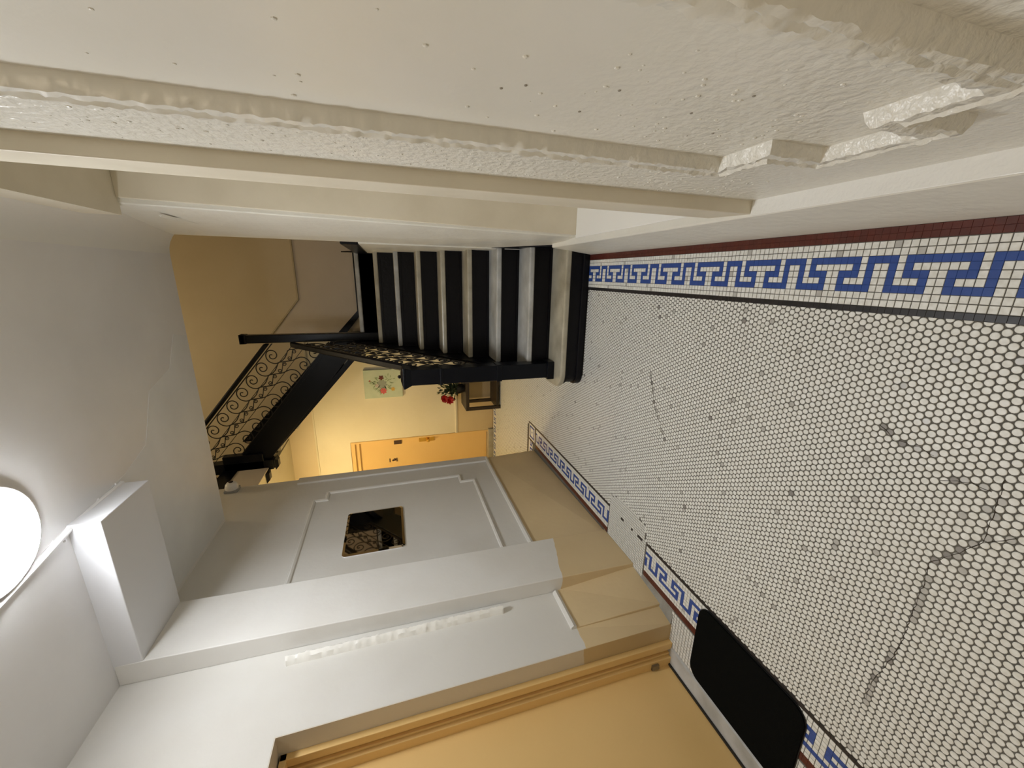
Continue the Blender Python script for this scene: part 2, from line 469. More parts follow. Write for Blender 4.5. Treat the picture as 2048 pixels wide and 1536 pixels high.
# ================================================================== LEFT WALL
CEIL = 2.9
wl = MB()
wl.box(-2.2, -1.98, 2.2, 3.9, -.1, 4.3)              # far stretch
wl.box(-2.2, -2.0, 1.49, 2.0, -.1, CEIL)             # between pilaster and door
wl.box(-2.6, -2.0, .42, 1.49, 2.11, CEIL)            # above the door
wl.box(-2.6, -2.0, -1.6, .42, -.1, CEIL)             # near stretch
wall_left = struct(build('wall_left', wl, 'wall_left'), 'left hall wall, off white above a tan painted dado')
pil = MB().hexa([(-1.90, 1.90, 0), (-1.90, 2.29, 0), (-2.0, 2.29, 0), (-2.0, 1.90, 0)], [(-1.875, 1.955, CEIL), (-1.875, 2.335, CEIL), (-2.0, 2.335, CEIL), (-2.0, 1.955, CEIL)])
build('pilaster', pil, 'pilaster', wall_left, bevel=.004)
# chair rail, notched panel moulding and end casing of the far stretch
RP = [(-.015, 0), (-.015, .012), (-.004, .02), (.006, .02), (.015, .010), (.015, 0)]
ax = ((0, 1, 0), (0, 0, 1), (1, 0, 0))
moulding('chair_rail', 'wall_left', wall_left, [(2.3, .575), (3.885, .575)], (-1.98, 0, 0), *ax, [(-.017, 0), (-.014, .018), (.004, .024), (.02, .014), (.02, 0)])
pp = [(2.2, 2.255), (3.44, 2.255), (3.44, 2.15), (3.56, 2.15), (3.56, .93), (3.44, .93), (3.44, .80), (2.2, .80)]
moulding('panel_moulding', 'wall_left', wall_left, pp, (-1.98, 0, 0), *ax, [(-.016, 0), (-.012, .012), (.0, .018), (.012, .008), (.018, .008), (.022, 0)], step=9)
build('end_casing', MB().box(-1.985, -1.962, 3.80, 3.905, .59, 2.46), 'wall_left', wall_left, bevel=.004)
# middle stretch: torn plaster moulding, chair rail piece and dado panel
moulding('corner_moulding', 'gloss', wall_left, [(1.875, .95), (1.875, 2.14)], (-2.0, 0, 0), *ax, [(-.0, 0), (0, .03), (.012, .042), (.028, .03), (.036, 0)], jit=.006, step=.012, smooth=True)
moulding('chair_rail', 'wall_left', wall_left, [(1.62, .578), (1.90, .578)], (-2.0, 0, 0), *ax, [(-.017, 0), (-.014, .018), (.004, .026), (.02, .014), (.02, 0)], jit=.001, step=.03)
build('dado_panel', MB().hexa([(-1.955, 1.60, 0), (-1.925, 1.899, 0), (-2.03, 1.899, 0), (-2.03, 1.60, 0)], [(-1.992, 1.62, .56), (-1.99, 1.93, .56), (-2.03, 1.93, .56), (-2.03, 1.62, .56)]), 'wall_left', wall_left, bevel=.003)
build('dado_panel', MB().hexa([(-1.995, 1.487, 0), (-1.975, 1.60, 0), (-2.03, 1.60, 0), (-2.03, 1.487, 0)], [(-1.999, 1.487, .56), (-1.999, 1.62, .56), (-2.03, 1.62, .56), (-2.03, 1.487, .56)]), 'wall_left', wall_left)
build('dado_panel', MB().hexa([(-1.915, 2.25, 0), (-1.955, 3.89, 0), (-2.1, 3.89, 0), (-2.1, 2.25, 0)], [(-1.979, 2.25, .56), (-1.979, 3.89, .56), (-2.1, 3.89, .56), (-2.1, 2.25, .56)]), 'wall_left', wall_left)
build('cement_fillet', MB().prism([(-2.06, 0), (-2.02, .012), (-1.925, .001), (-1.90, -.002), (-2.06, -.002)], 'y', 1.487, 2.3), mat('cement_fill', (.34, .33, .30), .9, (.24, .23, .20), 14, .8, bump=.6, bscale=60), wall_left)
# dado baseboard strip of grime at the pilaster foot

# ------------------------------------------------------------------ near door
door1 = MB().box(-2.30, -2.255, .50, 1.455, .012, 2.02)
d1 = struct(build('door_1', door1, 'door', bevel=.003), 'plain yellow flush door deep in the left wall beside the black mat')
rv = MB()
rv.box(-2.12, -2.0008, 1.4865, 1.4898, 0, 2.1098); rv.box(-2.12, -2.0008, .421, 1.4865, 2.106, 2.1098); rv.box(-2.12, -2.0008, .4202, .424, 0, 2.106)
build('plaster_reveal', rv, 'jamb', d1)
fr = MB()
def frame(x0, x1, t):
    fr.box(x0, x1, 1.487 - t, 1.487, 0, 2.10); fr.box(x0, x1, .43, .43 + t, 0, 2.10); fr.box(x0, x1, .43, 1.487, 2.10 - t, 2.10)
frame(-2.155, -2.11, .030); frame(-2.185, -2.155, .012); frame(-2.20, -2.185, .026); frame(-2.32, -2.20, .045)
build('door_frame', fr, 'door', d1, bevel=.003)
hg = MB().box(-2.245, -2.215, 1.428, 1.443, .10, .145); hg.lathe([(.006, 0), (.006, .05)], (-2.243, 1.436, .095), 'z', 10)
build('hinge', hg, 'steel', d1)
build('door_sweep', MB().box(-2.256, -2.244, .50, 1.45, .0125, .022), 'pot', d1)
build('threshold', MB().prism([(-2.30, 0), (-2.30, .012), (-2.15, .010), (-2.14, 0)], 'y', .43, 1.485), 'marble', d1)

# ================================================================== BACK WALL and stairwell
YB = 5.8; ZR = 2.645
bw = MB()
bw.box(-3.9, -3.36, YB, YB + .25, -.1, ZR); bw.box(-2.44, -.80, YB, YB + .25, -.1, ZR); bw.box(-3.36, -2.44, YB, YB + .25, 2.19, ZR)
wall_back = struct(build('wall_back', bw, 'back'), 'cream wall at the end of the hall behind the stair')
build('upper_plaster', MB().add([(-.80, YB, 1.9), (1.4, YB, 1.9), (1.4, YB, ZR), (-.35, YB, ZR), (-.80, YB, ZR + .32)], [(0, 1, 2, 3, 4)]), 'backlow', wall_back)
ub = MB().box(-3.9, 1.4, YB + .002, YB + .25, ZR, 5.7); ub.box(-.8, 1.4, YB + .002, YB + .25, -.1, ZR)
build('stairwell_plaster', ub, 'backup', wall_back)
moulding('picture_rail', 'line', wall_back, [(1.35, ZR), (-.35, ZR), (-3.2, ZR + .81 * 2.85)], (0, YB, 0), (1, 0, 0), (0, 0, 1), (0, -1, 0), [(-.012, 0), (-.01, .012), (.008, .016), (.012, 0)], step=9)
moulding('picture_rail', 'back', wall_back, [(-3.9, ZR), (-.9, ZR)], (0, YB, 0), (1, 0, 0), (0, 0, 1), (0, -1, 0), [(-.012, 0), (-.01, .012), (.008, .016), (.012, 0)], step=9)
moulding('chair_rail', 'back', wall_back, [(-2.44, .60), (-.86, .60)], (0, YB, 0), (1, 0, 0), (0, 0, 1), (0, -1, 0), [(-.02, 0), (-.015, .015), (.012, .022), (.02, 0)], step=9)
build('dado', MB().box(-2.44, -.86, YB - .004, YB + .01, 0, .585), 'dado', wall_back)
# back door in its recess
d2 = struct(build('door_2', MB().box(-3.34, -2.47, YB + .07, YB + .12, .09, 2.10), 'door'), 'warm yellow flat door at the end of the hall')
rv = MB(); rv.box(-2.475, -2.445, YB + .0, YB + .2, .05, 2.19); rv.box(-3.36, -3.33, YB, YB + .2, .05, 2.19); rv.box(-3.36, -2.44, YB + .01, YB + .2, 2.13, 2.19); rv.box(-3.34, -2.46, YB + .04, YB + .2, 2.07, 2.14)
build('door_frame', rv, 'door', d2, bevel=.004)
build('saddle', MB().box(-3.4, -2.42, YB - .05, YB + .2, 0, .085), 'marble_warm', d2, bevel=.006)
build('bell_plate', MB().box(-2.565, -2.50, YB + .056, YB + .071, 1.455, 1.57), 'bronze', d2, bevel=.003)
lk = build('lock_plate', MB().box(-2.565, -2.49, YB + .056, YB + .071, .95, 1.19), 'brass', d2, bevel=.003)
build('door_knob', MB().lathe([(.012, 0), (.012, -.03), (.026, -.04), (.03, -.055), (.022, -.07), (.005, -.074)], (-2.53, YB + .056, 1.05), 'y', 16), 'brass', lk, smooth=True)
pv = MB().box(-2.86, -2.80, YB + .062, YB + .071, 1.64, 1.655); pv.lathe([(.014, 0), (.014, -.012), (.008, -.016)], (-2.835, YB + .071, 1.60), 'y', 12)
pv.lathe([(.02, 0), (.022, -.006), (.012, -.012)], (-2.825, YB + .071, 1.575), 'y', 12); pv.box(-2.86, -2.80, YB + .062, YB + .071, 1.535, 1.55)
build('door_knocker', pv, 'bronze', d2)

# shaft / passage enclosure
en = MB()
en.box(1.4, 1.6, 3.3, 6.0, -.1, 5.7)
wall_stair = struct(build('wall_stairwell', en, 'backup'), 'buff wall right of the stair landing')
sp = MB(); sp.box(-4.1, -3.9, 3.6, 6.0, -.1, 5.7)
sp.box(-3.9, -2.2, 3.7, 3.9, -.1, 5.7)
sp.box(-3.9, 1.4, 3.1, 3.32, 3.32, 5.7)
struct(build('wall_passage', sp, 'back'), 'side passage wall behind the left hall wall')
# slab above side passage with fascia facing the stairwell
sl = MB(); sl.box(-3.9, -2.205, 3.9, 4.72, 2.98, 3.28); sl.box(-3.9, -2.29, 4.72, 5.8, 2.98, 3.28)
cp = struct(build('ceiling_passage', sl, 'back'), 'ceiling over the warm lit side passage')
build('fascia', MB().box(-2.206, -2.196, 3.9, 4.72, 2.96, 3.28), 'backlow', cp)
struct(build('ceiling_stairwell', MB().box(-4.1, 1.6, 3.1, 6.0, 5.7, 5.85), 'backup'), 'stairwell ceiling of the upper floor')

# ================================================================== CEILING
cl = MB().box(-2.6, .9, -1.6, 3.33, CEIL, 3.32)
ceiling = struct(build('ceiling', cl, 'ceiling'), 'glossy off white plaster ceiling of the hall')
# lighter repainted area towards the stair
pt = [(-1.95, 3.32), (-.45, 3.32), (-.42, 3.15), (-.62, 3.02), (-.70, 2.75), (-.98, 2.60), (-1.05, 2.38), (-1.10, 1.96), (-1.86, 1.96), (-1.95, 2.3)]
build('repainted_plaster', MB().prism(pt, 'z', CEIL - .0012, CEIL + .01), mat('repainted_ceiling', (.80, .815, .83), .45, (.73, .745, .76), 3, .6, bump=.2, bscale=9), ceiling)
bm_ = MB().box(-1.90, -1.08, 1.955, 2.335, 2.782, 2.905)
build('beam', bm_, mat('beam_paint', (.72, .725, .75), .5, bump=.08, bscale=15), ceiling, bevel=.004)
rg = MB().tube([(-1.30, -1.6, CEIL - .006), (-1.25, .3, CEIL - .006), (-1.16, 1.6, CEIL - .006), (-1.095, 1.96, CEIL - .006), (-1.08, 2.33, CEIL - .006)], .014, 8)
struct(build('raised_strip_1', rg, 'ceiling', smooth=True), 'thin painted cable ridge running along the ceiling to the beam')
# plaster crumbs where ridge and beam meet
cr = MB()
for k in range(26):
    t = random.random(); x = -1.16 + .08 * t + random.uniform(-.02, .02); y = 1.6 + .75 * t
    cr.lathe([(.001, -.006), (.006, -.003), (.008, 0)], (x + .01, y, CEIL), 'z', 6)
o = build('plaster_crumb', cr, 'ceiling', ceiling); o['kind'] = 'stuff'

# ================================================================== RIGHT WALL
XB = .256
rw = MB()
# textured near stretch, pilaster, niche and stretch to the stair; profile leans slightly like the old wall
g = 24
rw.quad((XB, -1.6, .31), (XB, 1.13, .31), (XB, 1.13, 2.95), (XB, -1.6, 2.95))
wall_right = struct(build('wall_right', rw, 'rough'), 'right hall wall of lumpy gloss painted plaster')
pr = MB()
pr.hexa([(.214, 1.115, .315), (.224, 1.305, .315), (.75, 1.305, .315), (.75, 1.115, .315)], [(.222, 1.115, 2.95), (.236, 1.305, 2.95), (.75, 1.305, 2.95), (.75, 1.115, 2.95)])
build('pilaster', pr, 'reveal', wall_right, bevel=.003)
fw = MB()
fw.hexa([(.240, 2.45, -.1), (.222, 3.33, -.1), (.75, 3.33, -.1), (.75, 2.45, -.1)], [(.300, 2.45, 2.95), (.226, 3.33, 2.95), (.75, 3.33, 2.95), (.75, 2.45, 2.95)])
build('stair_side_wall', fw, 'right', wall_right, bevel=.006)
ni = MB()
ni.box(.62, .75, 1.30, 2.46, .1, 2.95)                   # niche back
build('niche_back', ni, 'reveal', wall_right)
build('niche_head', MB().box(.245, .75, 1.30, 2.455, 2.69, 2.95), 'reveal', wall_right)
build('niche_side', MB().hexa([(.262, 2.436, .32), (.262, 2.452, .32), (.62, 2.452, .32), (.62, 2.436, .32)], [(.320, 2.436, 2.69), (.320, 2.452, 2.69), (.62, 2.452, 2.69), (.62, 2.436, 2.69)]), 'reveal', wall_right, bevel=.003)
build('window_sill', MB().box(.243, .62, 1.302, 2.436, .30, .326), 'gloss', wall_right, bevel=.006)
ba = MB().prism([(.168, -.1), (.168, 0), (.206, .315), (.21, .321), (.60, .321), (.60, -.1)], 'y', -1.6, 2.832)
bs = build('baseboard_right', ba, 'right', bevel=.004); struct(bs, 'deep painted plinth along the foot of the right wall')
build('ledge_cap', MB().box(.208, .30, -1.6, 1.114, .318, .3235), mat('ledge_paint', (.84, .83, .79), .35, bump=.5, bscale=30), bs, bevel=.002)
# cove between wall and ceiling
cv = []; r = .2
for k in range(9):
    a = PI / 2 * k / 8; cv.append((.30 - r + r * math.cos(a), 2.70 + r * math.sin(a)))
cv.append((.75, 2.91)); cv.append((.75, 2.70))
co = MB().prism([(p[0], p[1]) for p in cv], 'y', -1.6, 3.33)
o = build('cove', co, mat('cove_paint', (.79, .78, .74), .4, bump=.15, bscale=15), wall_right, smooth=True)
moulding('plaster_crease', 'right', wall_right, [(2.6, 2.60), (2.95, 2.50), (3.3, 2.33)], (.27, 0, 0), (0, 1, 0), (0, 0, 1), (-1, 0, 0), [(-.01, 0), (0, .012), (.01, 0)], step=.05)
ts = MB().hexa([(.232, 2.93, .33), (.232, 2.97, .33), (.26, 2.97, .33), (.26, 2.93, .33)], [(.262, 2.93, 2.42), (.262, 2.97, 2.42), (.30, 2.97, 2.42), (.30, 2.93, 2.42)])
build('light_streak_strip', ts, 'raised_strip', wall_right, bevel=.002)  # streak of light on the wall, shaped as a thin raised white strip
# knee wall beside the upper steps with its black cap
kw = MB().box(.215, .33, 3.33, 4.95, -.1, 1.70)
kn = build('knee_wall', kw, 'right', wall_right)
build('knee_wall_cap', MB().box(.205, .34, 3.34, 4.95, 1.70, 1.83), 'black', wall_right, bevel=.01)
# lumpy notched panel moulding
PR = [(-.028, 0), (-.025, .012), (-.020, .024), (-.012, .027), (-.004, .019), (.004, .025), (.018, .024), (.024, .014), (.027, 0)]
axr = ((0, 1, 0), (0, 0, 1), (-1, 0, 0))
pth = [(.800, 2.45), (.800, .765), (.675, .765), (.675, .63), (.482, .63), (.482, .745), (.350, .745), (.350, 2.45)]
moulding('panel_moulding', 'rough', wall_right, pth, (XB, 0, 0), *axr, [(-w_, h_) for w_, h_ in PR], closed=True, jit=.0034, step=.007, smooth=True)
# plaster blobs and nail holes
bl = MB()
for k in range(320):
    t = random.random()
    if k < 60: y, z = random.uniform(.45, .75), random.uniform(.8, 1.25)
    elif k < 280: y, z = random.uniform(.87, 1.10), random.uniform(.5, 2.5)
    else: y, z = random.uniform(.42, .78), random.uniform(.66, 2.0)
    rr = random.uniform(.0015, .0045)
    bl.lathe([(rr, .0005), (rr * .8, -rr * .35), (rr * .3, -rr * .55)], (XB, y, z), 'x', 6)
o = build('plaster_blob', bl, 'rough', wall_right, smooth=True); o['kind'] = 'stuff'
nl = MB()
for (y, z) in ((.62, 1.33), (.60, 1.30), (.655, 1.19), (.57, 1.17), (.60, 1.02), (.66, .92), (.52, .98)):
    nl.lathe([(.0028, .0008), (.002, -.0012)], (XB, y, z), 'x', 8)
build('nail_hole', nl, mat('old_nail_paint', (.30, .27, .22), .6), wall_right)
# wall behind the photographer
bwk = MB().box(-2.6, .9, -1.8, -1.6, -.1, 3.3)
struct(build('wall_entry', bwk, 'reveal'), 'entrance wall behind the viewpoint')

# ================================================================== STAIRS
G_, R_ = .25, .205; Y0 = 2.84; XL, XR = -.80, .232
st = empty('staircase', (-.3, Y0, 0), 'black iron staircase with worn marble treads, dark newel posts and spiral scroll railings', 'staircase')
for k in range(1, 9):
    z = k * R_; yf = Y0 + (k - 1) * G_ - .03
    m_ = 'marble' if k in (2, 3, 7) else 'marble_warm'
    if k == 1:
        poly = [(XR, yf), (-.72, yf)]
        for q in range(0, 9):
            a = -PI / 2 - PI * q / 8 * .5
            poly.append((-.77 + .125 * math.cos(a) * 1.0, yf + .125 + .125 * math.sin(a)))
        poly += [(-.895, Y0 + .28), (XR, Y0 + .28)]
        tb = MB().prism(poly, 'z', z - .045, z)
    else:
        tb = MB().box(-.79 if k == 2 else -.755, XR + .0, yf, Y0 + k * G_ + .005, z - .045, z)
    build('tread', tb, m_, st, bevel=.012)
    z0 = (k - 1) * R_ - (0 if k == 1 else .0)
    if k == 1:
        poly = [(XR, Y0), (-.72, Y0)]
        for q in range(0, 9):
            a = -PI / 2 - PI * q / 8 * .5; poly.append((-.77 + .095 * math.cos(a), Y0 + .095 + .095 * math.sin(a)))
        poly += [(-.865, Y0 + .27), (XR, Y0 + .27)]
        rb = MB().prism(poly, 'z', 0, z - .045)
        b2 = MB().prism([(p[0] + (-.012 if p[0] < XR - .01 else 0), p[1] - (.014 if p[1] < Y0 + .2 else 0)) for p in poly], 'z', 0, .055)
        build('base_moulding', b2, 'riser', st, bevel=.008)
        build('cove_moulding', MB().prism([(p[0] + (-.01 if p[0] < XR - .01 else 0), p[1] - (.012 if p[1] < Y0 + .2 else 0)) for p in poly], 'z', z - .065, z - .045), 'riser', st)
    else:
        rb = MB().box(-.76, XR, Y0 + (k - 1) * G_, Y0 + (k - 1) * G_ + .03, z0, z - .045)
        rb.box(-.76, XR, Y0 + (k - 1) * G_ - .012, Y0 + (k - 1) * G_ + .01, z - .07, z - .045)
        rb.box(-.76, XR, Y0 + (k - 1) * G_ - .008, Y0 + (k - 1) * G_ + .01, z0, z0 + .02)
    build('riser', rb, 'riser', st)
# landing
ZL = 9 * R_; YL = Y0 + 8 * G_
build('riser', MB().box(-.76, XR, YL, YL + .03, 8 * R_, ZL - .045), 'riser', st)
build('landing', MB().box(-.80, 1.4, YL - .03, YB, ZL - .045, ZL), 'marble', st, bevel=.012)
build('landing_frame', MB().box(-.80, 1.4, YL + .0, YB, ZL - .22, ZL - .046), 'black', st)
sk = MB().box(-.50, 1.4, YB - .03, YB, ZL, ZL + .085); sk.hexa([(-.50, YB - .03, ZL), (-.50, YB, ZL), (-2.26, YB, ZL + 1.44), (-2.26, YB - .03, ZL + 1.44)], [(-.50, YB - .03, ZL + .085), (-.50, YB, ZL + .085), (-2.26, YB, ZL + 1.44 + .26), (-2.26, YB - .03, ZL + 1.44 + .26)])
build('skirting', sk, 'black', st)
# stringer on the open side and against the wall
def vline(y, off): return .205 + .82 * (y - Y0) + off
so = MB().prism([(3.0, 0), (3.0, .205), (3.10, vline(3.10, .14)), (YL, vline(YL, .14)), (YL, ZL - .25), (3.35, 0)], 'x', -.80, -.757)
build('stringer', so, 'black', st, bevel=.004)
sr = MB().prism([(2.86, 0), (2.86, vline(2.86, .05)), (4.95, vline(4.95, .05)), (4.95, ZL - .25), (3.3, 0)], 'x', XR - .012, XR)
build('wall_stringer', sr, 'black', st)
build('stair_underside', MB().hexa([(-.76, 3.36, 0), (XR, 3.36, 0), (XR, 3.40, 0), (-.76, 3.40, 0)], [(-.76, YL, ZL - .30), (XR, YL, ZL - .30), (XR, YL, ZL - .22), (-.76, YL, ZL - .22)]), 'black', st)

def newel(parent, cx, cy, z0, z1, w_, bands, cap=True):
    nb = MB(); h = w_ / 2
    nb.box(cx - h, cx + h, cy - h, cy + h, z0, z1 - .06)
    nw = build('newel_post', nb, 'black', parent, bevel=.006)
    for (zz, hh, ex) in bands:
        build('newel_band', MB().box(cx - h - ex, cx + h + ex, cy - h - ex, cy + h + ex, zz, zz + hh), 'black', nw, bevel=.004)
    if cap:
        cb = MB().hexa([(cx - h, cy - h, z1 - .075), (cx + h, cy - h, z1 - .075), (cx + h, cy + h, z1 - .075), (cx - h, cy + h, z1 - .075)],
                       [(cx - h - .018, cy - h - .018, z1 - .03), (cx + h + .018, cy - h - .018, z1 - .03), (cx + h + .018, cy + h + .018, z1 - .03), (cx - h - .018, cy + h + .018, z1 - .03)])
        cb.box(cx - h - .02, cx + h + .02, cy - h - .02, cy + h + .02, z1 - .03, z1 - .012)
        cb.hexa([(cx - h - .012, cy - h - .012, z1 - .012), (cx + h + .012, cy - h - .012, z1 - .012), (cx + h + .012, cy + h + .012, z1 - .012), (cx - h - .012, cy + h + .012, z1 - .012)],
                [(cx - .03, cy - .03, z1 + .004), (cx + .03, cy - .03, z1 + .004), (cx + .03, cy + .03, z1 + .004), (cx - .03, cy + .03, z1 + .004)])
        build('newel_cap', cb, 'black', nw, bevel=.003)
        build('newel_knob', MB().lathe([(.008, 0), (.014, .006), (.014, .016), (.004, .024)], (cx, cy, z1 + .002), 'z', 12), 'black', nw, smooth=True)
    return nw
newel(st, -.765, 3.02, .205, 1.45, .125, [(.205, .06, .012), (.66, .045, .006), (1.14, .02, .006)])

# ---- wrought iron scrolls, drawn once in a plane (u = along the slope's run, v = height)
SL = .82
def spiral(cx, cy, sgn):
    pts = []
    for a, r in ((150, .098), (165, .092), (185, .082), (205, .073), (225, .066), (250, .060), (275, .058), (300, .060), (325, .063), (350, .064), (375, .062), (400, .058), (425, .053), (450, .049), (480, .044), (510, .039), (540, .035), (575, .030), (610, .026), (650, .022), (690, .017), (730, .012), (760, .008)):
        t = math.radians(a); pts.append((cx + sgn * r * math.cos(t), cy + sgn * r * math.sin(t)))
    return pts
def small_spiral(cx, cy, sgn):
    pts = []
    for a in range(150, 640, 28):
        r = .024 - .019 * (a - 150) / 490; t = math.radians(a); pts.append((cx + sgn * r * math.cos(t), cy + sgn * r * math.sin(t)))
    return pts
def unit_curves(uc):
    """one repeat: uc = run position of its upper spiral; heights relative to nosing line v = z - SL*u - v0"""
    tz = SL * uc + .63; lu = uc - .022; lz = tz - .425
    top = spiral(uc, tz, -1)[::-1]; low = spiral(lu, lz, 1)
    A = (uc - .060, tz - .164); B = (uc - .075, tz - .308)
    S = top + [(uc + .045, tz - .115), (uc - .02, tz - .15), A, (uc - .068, tz - .236), B, (uc - .088, tz - .335)] + low
    c = (uc - .002, tz - .20)
    s1 = small_spiral(c[0] - .036, c[1] - .022, 1)[::-1]; s2 = small_spiral(c[0] + .036, c[1] + .026, -1)
    return S, s1 + [c] + s2
def smooth_pts(p, k=2):
    for _ in range(k):
        q = [p[0]]
        for i in range(len(p) - 1): q += [mix(p[i], p[i + 1], .25), mix(p[i], p[i + 1], .75)]
        q.append(p[-1]); p = q
    return p
proto = None
def scroll_mesh():
    S, s = unit_curves(0.0)
    mb = MB(); mb.tube([(p[0], 0, p[1]) for p in smooth_pts(S, 1)], .0058, 6)
    mb.tube([(p[0], 0, p[1]) for p in smooth_pts(s, 1)], .0048, 5)
    me = bpy.data.meshes.new('iron_scroll'); me.from_pydata(mb.v, [], mb.f); me.materials.append(M['iron']); me.update()
    for p in me.polygons: p.use_smooth = True
    return me
SM = scroll_mesh()
def railing(parent, fn, u0, u1, start, rotz, side):
    """fn(u, v) -> world point"""
    rt = fn
    hr = MB()
    a, b = rt(u0, .765), rt(u1, .765)
    def bar(name, va, vb, th, mname, bev=0):
        pa, pb, pc, pd = rt(u0, va), rt(u0, vb), rt(u1, va), rt(u1, vb); t = Vector(side) * th
        q = MB().hexa([Vector(pa) - t, Vector(pb) - t, Vector(pb) + t, Vector(pa) + t], [Vector(pc) - t, Vector(pd) - t, Vector(pd) + t, Vector(pc) + t])
        return build(name, q, mname, parent, bevel=bev)
    bar('handrail', .745, .80, .032, 'black', .014)
    bar('rail_bar', .500, .508, .004, 'iron'); bar('rail_bar', .363, .371, .004, 'iron')
    bar('rail_bar', .715, .73, .006, 'iron'); bar('bottom_bar', .145, .16, .008, 'iron')
    u = start
    while u < u1:
        p = rt(u, 0); 
        o = bpy.data.objects.new('iron_scroll', SM); scene.collection.objects.link(o)
        o.location = p; o.rotation_euler = (0, 0, rotz)
        o.parent = parent; o.matrix_parent_inverse = parent.matrix_basis.inverted()
        u += .137
# lower flight: plane X = -.775, u = Y - Y0
railing(st, lambda u, v: (-.775, Y0 + u, .205 + SL * u + v - 0), .24, YL - Y0 - .08, .36, PI / 2, (1, 0, 0))

# ---- upper flight
X0 = -.78; YU = 4.79
us = st
def up(u, v): return (X0 - u, YU, ZL + R_ + SL * u + v)
NU = 7; UE = .25 * 6
for k in range(1, NU + 1):
    z = ZL + k * R_; xf = X0 - (k - 1) * G_
    build('tread', MB().box(xf - G_ - .005, xf + .03, YU + .03, YB - .03, z - .04, z), 'marble_warm', us)
    build('riser', MB().box(xf - .03, xf, YU + .03, YB - .03, z - R_, z - .04), 'riser', us)
sg = MB().prism([(X0 + .06, ZL - .02), (X0 + .06, ZL + .20), (X0 - .05, ZL + R_ + .04 + .15), (X0 - UE, ZL + R_ + SL * UE + .15), (X0 - UE - .02, ZL + R_ + SL * UE - .19), (X0 - .11, ZL + R_ + .09 - .19)], 'y', YU - .02, YU + .03)
build('stringer', sg, 'black', us, bevel=.004)
build('stringer_moulding', MB().hexa([up(-.02, .10), up(-.02, .14), (X0 + .02, YU - .04, ZL + R_ - .016 + .14), (X0 + .02, YU - .04, ZL + R_ - .016 + .10)], [up(UE, .10), up(UE, .14), (X0 - UE, YU - .04, ZL + R_ + SL * UE + .14), (X0 - UE, YU - .04, ZL + R_ + SL * UE + .10)]), 'black', us)
build('stair_underside', MB().hexa([(X0 - .0, YU, ZL - .1), (X0 - .0, YB, ZL - .1), (X0 - .0, YB, ZL - .02), (X0 - .0, YU, ZL - .02)], [(X0 - UE, YU, ZL + SL * UE + .02), (X0 - UE, YB, ZL + SL * UE + .02), (X0 - UE, YB, ZL + SL * UE + .08), (X0 - UE, YU, ZL + SL * UE + .08)]), 'black', us)
railing(us, up, -.02, 1.62, .116, PI, (0, 1, 0))
newel(us, -.705, YU + .01, ZL - .24, 3.05, .088, [(3.0, .05, .006)], cap=False)
# corner post drop and upper newels hanging under the floor edge
build('newel_cap', MB().box(-.755, -.655, YU - .04, YU + .06, 2.985, 3.045), 'black', us, bevel=.008)
for (cx, cy, zb) in ((-2.165, YU + .0, 2.86), (-2.285, YU - .09, 2.945)):
    nb = MB().box(cx - .06, cx + .06, cy - .06, cy + .06, zb + .05, 3.9 if zb < 2.9 else 3.25)
    nw = build('newel_post', nb, 'black', us, bevel=.005)
    d_ = MB().box(cx - .05, cx + .05, cy - .05, cy + .05, zb + .03, zb + .06)
    d_.hexa([(cx - .07, cy - .07, zb + .03), (cx + .07, cy - .07, zb + .03), (cx + .07, cy + .07, zb + .03), (cx - .07, cy + .07, zb + .03)], [(cx - .04, cy - .04, zb), (cx + .04, cy - .04, zb), (cx + .04, cy + .04, zb), (cx - .04, cy + .04, zb)])
    build('newel_drop', d_, 'black', nw, bevel=.004)
build('floor_edge', MB().box(-2.46, -2.02, YU - .06, YU + .03, 3.00, 3.40), 'black', us, bevel=.006)
fe = MB().prism([(-1.98, 3.12), (-1.98, 3.42), (-2.30, 3.42), (-2.30, 3.12)], 'y', YU - .5, YU - .46)
build('floor_edge_trim', MB().box(-2.30, -2.185, 3.95, YU - .05, 3.27, 3.42), 'black', us, bevel=.006)

# ================================================================== LAMPS
def disc_lamp(loc, r, m_, label, name='ceiling_lamp'):
    t = empty(name, loc, label, 'lamp')
    x, y, z = loc
    rim = MB().lathe([(r + .012, 0), (r + .016, -.012), (r + .012, -.030), (r + .002, -.033), (r, -.02), (r - .02, -.004)], (x, y, z), 'z', 48)
    build('rim', rim, 'plastic', t, smooth=True)
    build('diffuser', MB().lathe([(r, -.01), (r, -.036), (r * .97, -.042), (r * .85, -.05), (r * .5, -.058), (.002, -.06)], (x, y, z), 'z', 48), m_, t, smooth=True)
    return t
disc_lamp((-.93, 1.62, CEIL), .185, 'lamp', 'round flush ceiling lamp glowing cool white at the frame edge')
disc_lamp((-2.85, 4.6, 2.98), .13, 'lamp_side', 'warm ceiling lamp in the side passage, hidden behind the wall corner')
disc_lamp((-1.2, 4.2, 5.70), .2, 'lamp_up', 'upper floor ceiling lamp high in the stairwell')
disc_lamp((-.9, -1.0, CEIL), .22, 'fill_entry', 'added fill lamp on the ceiling behind the viewpoint')

